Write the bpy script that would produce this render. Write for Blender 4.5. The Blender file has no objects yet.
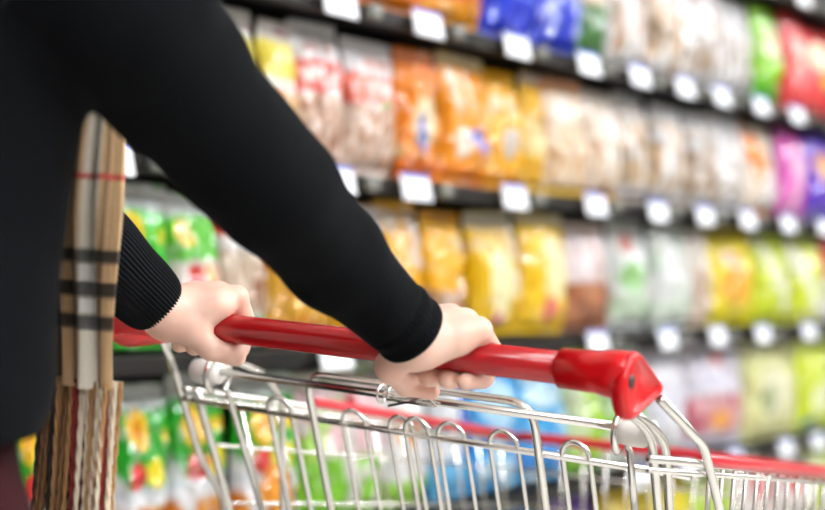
import bpy, bmesh, math, random
import numpy as np
from mathutils import Vector, Matrix, noise as mnoise
random.seed(7); rng = np.random.default_rng(7)
S = bpy.context.scene; COL = S.collection
PI = math.pi

# ------------------------------------------------------------------ camera survey
FPX = 1522.0
f_ = np.array([1390-412.5, 285-255.0, FPX]); f_ /= np.linalg.norm(f_)          # the aisle
h_ = -np.array([-1950-412.5, 70-255.0, FPX]); h_ -= f_*(h_@f_); h_ /= np.linalg.norm(h_)   # across the aisle
d_ = np.cross(f_, h_)
R = np.array([h_, f_, -d_])
P0C = np.array([(410-412.5)/FPX, (350-255)/FPX, 1.0])*1.305
CAMP = np.array([0, 0, 1.0])-R@P0C
def at(u, v, X=None, Y=None, Z=None, dep=None):
    r = R@np.array([(u-412.5)/FPX, (v-255)/FPX, 1.0])
    t = dep if dep is not None else (X-CAMP[0])/r[0] if X is not None else (Y-CAMP[1])/r[1] if Y is not None else (Z-CAMP[2])/r[2]
    return CAMP+r*t
YA = math.radians(-3.5); PIV = np.array([-.662, 1.0, 0])      # the shelves run 3.5 degrees off the cart's heading
YAW = np.array([[math.cos(YA), -math.sin(YA), 0], [math.sin(YA), math.cos(YA), 0], [0, 0, 1.0]])
def along(u, X, Z):                       # where along the shelf (y) a picture column falls, at depth plane X and height Z
    p = R.T@(PIV+YAW@(np.array([X, 0, Z])-PIV)-CAMP); e = R.T@(YAW@np.array([0, 1.0, 0])); a = (u-412.5)/FPX
    return -(p[0]-a*p[2])/(e[0]-a*e[2])

cam = bpy.data.cameras.new('camera'); camo = bpy.data.objects.new('camera', cam); COL.objects.link(camo)
right, down, fwd = R[:, 0], R[:, 1], R[:, 2]
M = Matrix.Identity(4)
for i in range(3):
    M[i][0] = right[i]; M[i][1] = -down[i]; M[i][2] = -fwd[i]; M[i][3] = CAMP[i]
camo.matrix_world = M
cam.sensor_width = 36; cam.lens = FPX*36/825; cam.clip_start = .02
cam.dof.use_dof = True; cam.dof.focus_distance = 1.36; cam.dof.aperture_fstop = cam.lens/23
S.camera = camo

# ------------------------------------------------------------------ helpers
def lin(c):
    if isinstance(c, str): c = [int(c[i:i+2], 16)/255 for i in (0, 2, 4)]
    return [x/12.92 if x <= .04045 else ((x+.055)/1.055)**2.4 for x in c]
def mat(name, col, rough=.5, metal=0, bump=None, coat=0, sss=0, spec=.5, sheen=0, bdist=.002, var=None):
    m = bpy.data.materials.new(name); m.use_nodes = True; nt = m.node_tree; b = nt.nodes['Principled BSDF']
    b.inputs['Base Color'].default_value = (*lin(col), 1); b.inputs['Roughness'].default_value = rough
    b.inputs['Metallic'].default_value = metal; b.inputs['Coat Weight'].default_value = coat; b.inputs['Coat Roughness'].default_value = .08
    b.inputs['Specular IOR Level'].default_value = spec
    if sss: b.inputs['Subsurface Weight'].default_value = sss; b.inputs['Subsurface Radius'].default_value = (.012, .005, .003); b.inputs['Subsurface Scale'].default_value = .5
    if sheen: b.inputs['Sheen Weight'].default_value = sheen; b.inputs['Sheen Roughness'].default_value = .4
    tc = nt.nodes.new('ShaderNodeTexCoord')
    if var:
        n = nt.nodes.new('ShaderNodeTexNoise'); n.inputs['Scale'].default_value = var[1]; n.inputs['Detail'].default_value = 3
        mx = nt.nodes.new('ShaderNodeMix'); mx.data_type = 'RGBA'
        mx.inputs['A'].default_value = (*lin(col), 1); mx.inputs['B'].default_value = (*lin(var[0]), 1)
        nt.links.new(tc.outputs['Object'], n.inputs['Vector']); nt.links.new(n.outputs['Fac'], mx.inputs['Factor']); nt.links.new(mx.outputs['Result'], b.inputs['Base Color'])
    if bump:
        n = nt.nodes.new('ShaderNodeTexNoise'); n.inputs['Scale'].default_value = bump[0]; n.inputs['Detail'].default_value = 4
        bp = nt.nodes.new('ShaderNodeBump'); bp.inputs['Strength'].default_value = bump[1]; bp.inputs['Distance'].default_value = bdist
        nt.links.new(tc.outputs['Object'], n.inputs['Vector']); nt.links.new(n.outputs['Fac'], bp.inputs['Height']); nt.links.new(bp.outputs['Normal'], b.inputs['Normal'])
    return m
def attrmat(name, rough, bump, coat=0, bdist=.003, sheen=0):
    m = mat(name, 'ffffff', rough, bump=bump, coat=coat, bdist=bdist, sheen=sheen); nt = m.node_tree
    a = nt.nodes.new('ShaderNodeAttribute'); a.attribute_name = 'print'
    nt.links.new(a.outputs['Color'], nt.nodes['Principled BSDF'].inputs['Base Color']); return m
def emis(name, col, s):
    m = mat(name, col); b = m.node_tree.nodes['Principled BSDF']
    b.inputs['Emission Color'].default_value = (*lin(col), 1); b.inputs['Emission Strength'].default_value = s; return m

MT = dict(
    red=mat('red_plastic', 'a50a11', .2, coat=.15), cap=mat('bright_red_plastic', 'cc0a12', .28, coat=.1), redrim=mat('red_rim_plastic', 'cf2430', .3, coat=.1),
    chrome=mat('zinc_chrome', 'f2efea', .2, 1, bump=(60, .05), bdist=.001), white=mat('white_plastic', 'f3efe8', .35),
    dark=mat('dark_rubber', '1c1c1e', .6), skin=mat('skin', 'f5d3c0', .42, sss=.15, var=('e8ae98', 26), bump=(220, .12), bdist=.001),
    knit=mat('black_knit', '090a0c', .9, bump=(420, .5), sheen=.01, spec=.05, bdist=.0015),
    rib=mat('black_rib_knit', '0b0d10', .85, bump=(500, .5), sheen=.03, spec=.08, bdist=.001),
    trouser=mat('burgundy_cloth', '2a0a0e', .8, bump=(300, .3), spec=.1), shoe=mat('black_leather', '121212', .35),
    hair=mat('dark_hair', '1c1410', .45, bump=(150, .4)), eye=mat('eye', 'e9e6e0', .15), lip=mat('lip', 'b86a62', .4),
    shelf=mat('dark_shelf_metal', '070707', .65, spec=.12, bump=(30, .05)), rail=mat('grey_price_rail', '1d1b19', .45, spec=.2),
    clip=mat('grey_clip', '75766f', .22, coat=.5), card=mat('white_card', 'f4f6fa', .5), cardblue=mat('blue_print', '5a6fd0', .5),
    back=mat('gondola_back', '161514', .7), floor=mat('floor_tile', 'd9d6cf', .25, var=('cfcbc2', 3)), wall=mat('wall_paint', 'e8e6e1', .8, var=('e2dfd8', 2)),
    far=mat('light_block_grey', '98958f', .7, var=('827f7a', 2)), ceil=mat('ceiling_paint', 'eeeeea', .8), lamp=emis('lamp_tube', 'f8faff', 185), housing=mat('lamp_housing', 'f0f0ee', .4),
    film=attrmat('printed_film', .3, (60, .15), coat=1, bdist=.004), plaid=attrmat('tartan_wool', .9, (350, .6), sheen=.3, bdist=.001),
)

b_ = MT['film'].node_tree.nodes['Principled BSDF']; b_.inputs['Coat Weight'].default_value = .7; b_.inputs['Specular IOR Level'].default_value = .2; b_.inputs['Coat Roughness'].default_value = .06; b_.inputs['Coat IOR'].default_value = 1.58
def link(name, me, m=None, parent=None, smooth=True):
    o = bpy.data.objects.new(name, me); COL.objects.link(o)
    if m is not None:
        for k in (m if isinstance(m, (list, tuple)) else [m]): me.materials.append(k)
    if smooth: me.polygons.foreach_set('use_smooth', [True]*len(me.polygons))
    if parent is not None: o.parent = parent; o.matrix_parent_inverse = Matrix.Translation(-parent.location) if parent.type == 'EMPTY' and parent.parent is None else Matrix.Identity(4)
    return o
def tag(o, label, cat=None, group=None, kind=None):
    if label: o['label'] = label
    if cat: o['category'] = cat
    if group: o['group'] = group
    if kind: o['kind'] = kind
    return o
def thing(name, label, cat, loc=(0, 0, 0), group=None):
    o = bpy.data.objects.new(name, None); COL.objects.link(o); o.location = loc; o.empty_display_size = .05
    return tag(o, label, cat, group)
def pydata(name, v, f):
    me = bpy.data.meshes.new(name); me.from_pydata([tuple(map(float, p)) for p in v], [], f); me.update(); return me
def bm_mesh(name, bm):
    bmesh.ops.recalc_face_normals(bm, faces=bm.faces)
    me = bpy.data.meshes.new(name); bm.to_mesh(me); bm.free(); return me
def add_box(bm, c, s, bev=.0, rot=None, seg=2):
    g = bmesh.ops.create_cube(bm, size=1)['verts']
    bmesh.ops.scale(bm, vec=s, verts=g)
    if bev:
        ed = list({e for v in g for e in v.link_edges})
        r = bmesh.ops.bevel(bm, geom=ed, offset=bev, segments=seg, affect='EDGES', profile=.6)
        g = list({v for f in r['faces'] for v in f.verts} | {v for v in g if v.is_valid})
    if rot is not None: bmesh.ops.rotate(bm, cent=(0, 0, 0), matrix=rot, verts=g)
    bmesh.ops.translate(bm, vec=c, verts=g); return g
def fillet(pts, r, n=6):
    pts = [Vector(p) for p in pts]; out = [pts[0]]
    for a, b, c in zip(pts, pts[1:], pts[2:]):
        d1 = (a-b); d2 = (c-b); l1, l2 = d1.length, d2.length; d1.normalize(); d2.normalize()
        k = min(r, l1*.48, l2*.48)
        p, q = b+d1*k, b+d2*k
        for i in range(n+1):
            t = i/n; out.append(p*(1-t)**2+b*2*t*(1-t)+q*t*t)
    out.append(pts[-1]); return out
def add_tube(bm, pts, r, seg=10, bend=0, closed=False, cap=True):
    pts = [Vector(p) for p in (fillet(pts, bend) if bend else pts)]; n = len(pts)
    rr = r if isinstance(r, (list, tuple, np.ndarray)) else [r]*n
    T = []
    for i in range(n):
        a = pts[(i-1) % n] if (closed or i) else pts[0]; b = pts[(i+1) % n] if (closed or i < n-1) else pts[-1]
        t = b-a; T.append(t.normalized() if t.length > 1e-9 else Vector((0, 0, 1)))
    nrm = T[0].orthogonal().normalized(); rings = []
    for i in range(n):
        nrm = (nrm-T[i]*nrm.dot(T[i])).normalized(); bn = T[i].cross(nrm)
        rings.append([bm.verts.new(pts[i]+(nrm*math.cos(2*PI*k/seg)+bn*math.sin(2*PI*k/seg))*rr[i]) for k in range(seg)])
    for i in range(n if closed else n-1):
        A, B = rings[i], rings[(i+1) % n]
        for k in range(seg): bm.faces.new((A[k], A[(k+1) % seg], B[(k+1) % seg], B[k]))
    if cap and not closed:
        bm.faces.new(rings[0][::-1]); bm.faces.new(rings[-1])
def tube_obj(name, pts, r, m, parent, bend=0, seg=10, closed=False):
    bm = bmesh.new(); add_tube(bm, pts, r, seg, bend, closed); return link(name, bm_mesh(name, bm), m, parent)
def box_obj(name, c, s, m, parent=None, bev=.003, rot=None):
    bm = bmesh.new(); add_box(bm, c, s, bev, rot); return link(name, bm_mesh(name, bm), m, parent, smooth=False)

# smooth solids from distance fields, surfaced with naive surface nets
def capsule(P, a, b, ra, rb):
    a = np.array(a, float); b = np.array(b, float); ab = b-a
    t = np.clip(((P-a)@ab)/(ab@ab+1e-12), 0, 1)
    return np.linalg.norm(P-a-t[..., None]*ab, axis=-1)-(ra+(rb-ra)*t)
def smin(a, b, k):
    h = np.clip(.5+.5*(b-a)/k, 0, 1); return b*(1-h)+a*h-k*h*(1-h)
def ellip(P, c, r):
    q = (P-np.array(c))/np.array(r); l = np.linalg.norm(q, axis=-1); return (l-1)*min(r)
def surface(fn, lo, hi, h):
    lo = np.array(lo, float); n = np.ceil((np.array(hi)-lo)/h).astype(int)+1
    g = np.stack(np.meshgrid(*[lo[i]+h*np.arange(n[i]) for i in range(3)], indexing='ij'), -1)
    D = fn(g); ins = D < 0
    acc = np.zeros(tuple(n-1)+(3,)); cnt = np.zeros(tuple(n-1))
    off = [(i, j, k) for i in (0, 1) for j in (0, 1) for k in (0, 1)]
    sl = lambda o: tuple(slice(o[a], n[a]-1+o[a]) for a in range(3))
    for o1 in off:
        for ax in range(3):
            if o1[ax]: continue
            o2 = list(o1); o2[ax] = 1; o2 = tuple(o2)
            d1, d2 = D[sl(o1)], D[sl(o2)]; c = (d1 < 0) != (d2 < 0)
            t = np.where(c, d1/np.where(d1-d2 == 0, 1, d1-d2), 0)
            p = np.zeros(acc.shape); p[..., :] = o1; p[..., ax] += t
            acc += p*c[..., None]; cnt += c
    act = cnt > 0; idx = -np.ones(act.shape, int); idx[act] = np.arange(act.sum())
    base = np.stack(np.nonzero(act), -1)
    V = lo+h*(base+acc[act]/cnt[act][:, None])
    F = []
    for ax in range(3):
        b, c = (ax+1) % 3, (ax+2) % 3
        s1 = [slice(None)]*3; s1[ax] = slice(0, n[ax]-1); s2 = [slice(None)]*3; s2[ax] = slice(1, n[ax])
        ch = ins[tuple(s1)] != ins[tuple(s2)]; q = np.stack(np.nonzero(ch), -1)
        ok = (q[:, b] > 0) & (q[:, c] > 0) & (q[:, b] < n[b]-1) & (q[:, c] < n[c]-1); q = q[ok]
        fl = ins[tuple(q.T)]
        def cell(db, dc):
            r = q.copy(); r[:, b] += db; r[:, c] += dc; return idx[tuple(r.T)]
        quad = np.stack([cell(-1, -1), cell(0, -1), cell(0, 0), cell(-1, 0)], -1)
        quad[~fl] = quad[~fl][:, ::-1]; F.append(quad)
    return V, np.concatenate(F)
def relax(V, F, it=2, lam=.5):
    for _ in range(it):
        s = np.zeros_like(V); c = np.zeros(len(V))
        for k in range(4):
            a, b = F[:, k], F[:, (k+1) % 4]
            np.add.at(s, a, V[b]); np.add.at(c, a, 1); np.add.at(s, b, V[a]); np.add.at(c, b, 1)
        V = V+(s/np.maximum(c, 1)[:, None]-V)*lam
    return V
def chain(P, pts, rs, d=None, k=.01):
    for a, b, ra, rb in zip(pts, pts[1:], rs, rs[1:]):
        q = capsule(P, a, b, ra, rb); d = q if d is None else smin(d, q, k)
    return d

# ------------------------------------------------------------------ the setting
XS = -.68                                       # front face of the shelf edges
RZ = dict(Z=1.725, A=1.436, B=1.165, C=.892, D=.597, E=.305)
def plane(name, c, s, m):
    return tag(box_obj(name, c, s, m, None, 0), None, kind='structure')
plane('floor', (.6, 3, -.05), (5.6, 13, .1), MT['floor'])
plane('ceiling', (.6, 3, 3.25), (5.2, 13, .1), MT['ceil'])
plane('wall_back', (-1.75, 3, 1.6), (.1, 13, 3.2), MT['wall'])
plane('light_block_wall', (3.15, 3, 1.6), (.1, 13, 3.2), MT['far'])  # unseen wall, added to block world light and darken the bags' reflections
plane('wall_end', (.6, 9.55, 1.6), (5.2, .1, 3.2), MT['wall'])

# ceiling luminaires down the aisle
k = 0
for x in (1.45, 2.6):
    for y in (-2.2, -.6, 1.0, 2.6, 4.2, 5.8):
        t = thing('ceiling_light', 'twin tube ceiling luminaire running along the aisle above the shopping cart', 'lamp', (x, y, 3.2), 'ceiling lights in rows along the aisle')
        box_obj('housing', (x, y, 3.17), (.3, 1.3, .06), MT['housing'], t)
        for dx in (-.08, .08):
            tube_obj('tube', [(x+dx, y-.6, 3.115), (x+dx, y+.6, 3.115)], .010, MT['lamp'], t)

# ------------------------------------------------------------------ shelving
g = thing('gondola', 'dark metal gondola back wall and plinth carrying the snack shelves', 'shelf unit', (XS-.5, 2.3, 0))
Y0, Y1 = -.75, 5.6
box_obj('back_panel', (XS-.47, (Y0+Y1)/2, 1.05), (.03, Y1-Y0, 2.1), MT['back'], g)
box_obj('plinth', (XS-.24, (Y0+Y1)/2, .06), (.43, Y1-Y0, .12), MT['back'], g)
for y in (Y0+.02, 1.35, 3.45, Y1-.02): box_obj('upright', (XS-.44, y, 1.05), (.04, .035, 2.1), MT['shelf'], g)
NAMES = dict(Z='topmost', A='second highest', B='third highest', C='fourth highest', D='fifth highest', E='lowest')
TAGS = dict(Z=[(768, 0), (803, 12)], A=[(340, 7), (428, 24), (517, 44), (589, 67), (640, 80), (685, 88), (722, 98), (761, 104), (797, 115)],
            B=[(110, 152), (338, 174), (416, 185), (515, 203), (596, 209), (658, 212), (705, 215), (748, 220), (788, 228), (824, 232)],
            C=[(336, 361), (598, 341), (668, 336), (718, 331), (763, 334), (809, 338)], D=[(640, 466), (690, 458), (736, 452), (786, 453), (818, 447)], E=[])
TAGPOS = {}
for key, z in RZ.items():
    t = thing('shelf_board', f'{NAMES[key]} dark metal shelf board with a grey price rail', 'shelf', (XS-.23, 2.3, z), 'shelf boards')
    box_obj('board', (XS-.225, (Y0+Y1)/2, z), (.43, Y1-Y0, .024), MT['shelf'], t, .002)
    rl = box_obj('price_rail', (XS-.002, (Y0+Y1)/2, z-.001), (.012, Y1-Y0, .026), MT['rail'], t, .002)
    ys = [along(u, XS+.018, z) for u, v in TAGS[key]]; TAGPOS[key] = ys
    for y in ys:
        bm = bmesh.new(); add_box(bm, (XS+.012, y+.092, z+.002), (.02, .034, .024), .008)
        link('clip', bm_mesh('clip', bm), MT['clip'], rl)
def tag_mesh():
    bm = bmesh.new(); rot = Matrix.Rotation(math.radians(-17), 3, 'Y')
    add_box(bm, (0, 0, 0), (.004, .078, .045), .0015, rot)
    bm2 = bmesh.new(); add_box(bm2, rot@Vector((.0018, 0, .0185)), (.0025, .074, .006), 0, rot)
    return bm_mesh('price_tag', bm), bm_mesh('header_strip', bm2)
TM, TH = tag_mesh(); TM.materials.append(MT['card']); TH.materials.append(MT['cardblue'])

# ------------------------------------------------------------------ snack bags
def vnoise(U, V, fx, fy, seed):
    r = np.random.default_rng(seed); G = r.random((64, 64)); x, y = U*fx, V*fy
    i, j = np.floor(x).astype(int), np.floor(y).astype(int); a, b = x-i, y-j; a = a*a*(3-2*a); b = b*b*(3-2*b)
    q = lambda m, n: G[m % 64, n % 64]
    return (q(i, j)*(1-a)+q(i+1, j)*a)*(1-b)+(q(i, j+1)*(1-a)+q(i+1, j+1)*a)*b
def lnoise(U, V, fx, fy, seed):
    G = np.random.default_rng(seed).random((64, 64)); x, y = U*fx, V*fy; i, j = np.floor(x).astype(int), np.floor(y).astype(int); a, b = x-i, y-j
    q = lambda m, n: G[m % 64, n % 64]
    return (q(i, j)*(1-a)+q(i+1, j)*a)*(1-b)+(q(i, j+1)*(1-a)+q(i+1, j+1)*a)*b
def paint(art, U, V, seed):
    c = np.ones(U.shape+(3,))*np.array(lin('ffffff')); wob = (vnoise(U, V, 6, 6, seed)-.5)*.04
    def lay(m, col): 
        nonlocal c; m = np.clip(m, 0, 1)[..., None]; c = c*(1-m)+np.array(lin(col))*m
    st = lambda x: np.clip(x*30+.5, 0, 1)
    for L in art:
        k = L[0]
        if k == 'b': lay(np.ones(U.shape), L[1])
        elif k == 'h': lay(st(V+wob-L[1])*st(L[2]-V-wob), L[3])
        elif k == 'r': lay(st(U-L[1])*st(L[3]-U)*st(V-L[2])*st(L[4]-V), L[5])
        elif k == 'e': lay(np.clip((1-((U-L[1])/L[3])**2-((V-L[2])/L[4])**2)*5, 0, 1), L[5])
        elif k == 'n':
            n = vnoise(U, V, L[5], L[5], seed+3); m = st(V-L[1])*st(L[2]-V); lay(m, L[3]); lay(m*np.clip((n-.5)*6, 0, 1), L[4])
        elif k == 'd': lay(st(L[3]-np.abs((U-L[1])*L[4]+(V-L[2]))), L[5])
        elif k == 't':
            n = vnoise(U, V*0+L[1], 13, 1, seed+5); lay(st(U-L[2])*st(L[3]-U)*st(V-L[1])*st(L[1]+L[4]-V)*np.clip((n-.38)*9, 0, 1), L[5])
        elif k == 's': lay(np.clip((vnoise(U, V, L[1], L[2], seed+9)-L[3])*8, 0, 1), L[4])
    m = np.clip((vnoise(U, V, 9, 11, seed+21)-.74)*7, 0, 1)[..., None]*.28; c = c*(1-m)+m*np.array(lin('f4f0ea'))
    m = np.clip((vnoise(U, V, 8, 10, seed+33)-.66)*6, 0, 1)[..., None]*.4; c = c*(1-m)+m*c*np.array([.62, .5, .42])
    return c*.73
NU, NV = 32, 44
def bag_mesh(name, w, h, th, art, seed):
    u = np.linspace(0, 1, NU); v = np.linspace(0, 1, NV); U, V = np.meshgrid(u, v, indexing='ij')
    body = np.clip((V-.05)/.88, 0, 1)
    prof = np.clip(1-(2*U-1)**4, 0, 1)**.6*np.clip(np.sin(PI*body), 0, 1)**.45*(1.12-.35*body)
    wr = (vnoise(U, V, 7, 5, seed)-.5)*.012+(vnoise(U, V, 16, 9, seed+1)-.5)*.006
    jit = (lnoise(U, V, max(6, w/.015), 17, seed+50)-.5)*(.009+.004*math.sin(seed))
    fold = .005*np.sin(U*w*260+seed)*(np.exp(-((V-.9)/.09)**2)+np.exp(-((V-.07)/.07)**2))
    edge = np.clip(np.minimum(U, 1-U)*12, 0, 1)
    top = .004*((np.arange(NU) % 2)*2-1)
    pinch = 1-.05*np.sin(PI*body)
    Xf = th*.5*prof+(wr+fold+jit)*np.clip(prof*1.5, 0, 1)+.0012; Xb = -th*.42*prof-.0012
    Yg = (U-.5)*w*pinch+(vnoise(U*0+1, V, 2, 6, seed+4)-.5)*.008
    Zg = V*h*(1+.0*U); Zg[:, -1] += top
    n = NU*NV
    Vt = np.concatenate([np.stack([Xf, Yg, Zg], -1).reshape(-1, 3), np.stack([Xb, Yg, Zg], -1).reshape(-1, 3)])
    F = []
    for i in range(NU-1):
        for j in range(NV-1):
            a = i*NV+j; F.append((a, a+NV, a+NV+1, a+1)); F.append((n+a, n+a+1, n+a+NV+1, n+a+NV))
    rim = [i*NV for i in range(NU)]+[(NU-1)*NV+j for j in range(1, NV)]+[i*NV+NV-1 for i in range(NU-2, -1, -1)]+[j for j in range(NV-2, 0, -1)]
    for a, b in zip(rim, rim[1:]+rim[:1]): F.append((a, n+a, n+b, b))
    me = pydata(name, Vt, F)
    c = paint(art, U, V, seed).reshape(-1, 3); c = np.concatenate([c, c[::1]])
    at_ = me.color_attributes.new('print', 'FLOAT_COLOR', 'POINT'); at_.data.foreach_set('color', np.concatenate([c, np.ones((2*n, 1))], -1).ravel())
    me.materials.append(MT['film']); return me

CR = 'e9e6e4'      # silver-white crimped seal
def nuts(label, top='f1efee', c1='e9cdb8', c2='b98a70', red='e2523c'):
    return [('b', top), ('n', .0, .5, c1, c2, 17), ('h', .52, .74, red), ('t', .58, .08, .92, .1, 'fff4ee'), ('t', .8, .2, .8, .05, 'e89888')]
def clear(a, b='c9b294', s='f4f4f4'):
    a = a.translate(str.maketrans('efdcab', 'cdbca9'))
    return [('b', a), ('n', .0, .8, a, b, 9), ('n', .15, .6, b, '9c8266', 13), ('s', 9, 2, .62, s), ('s', 14, 5, .7, 'b8a898'), ('h', .9, 1, 'dedede')]
def green(flower=.7, low='white', sh=0):
    return [('b', '22a01f'), ('h', .86, 1, 'dfe6e2'), ('t', .66, .5, .95, .07, 'f1c81c'), ('e', .3, flower, .19, .13, 'f6c417'), ('e', .3, flower, .08, .06, 'ee9a12'),
            ('h', .0, .40, 'f0f0f0'), ('n', .0, .28, 'f3a21c', 'd9741a', 8), ('d', .25, .2, .1, .9, 'f4f2f4'), ('e', .3, .46, .16, .09, 'd8251c'), ('e', .68, .48, .22, .1, 'f2e012'), ('h', .36, .385, 'cfe0e8')]
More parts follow.
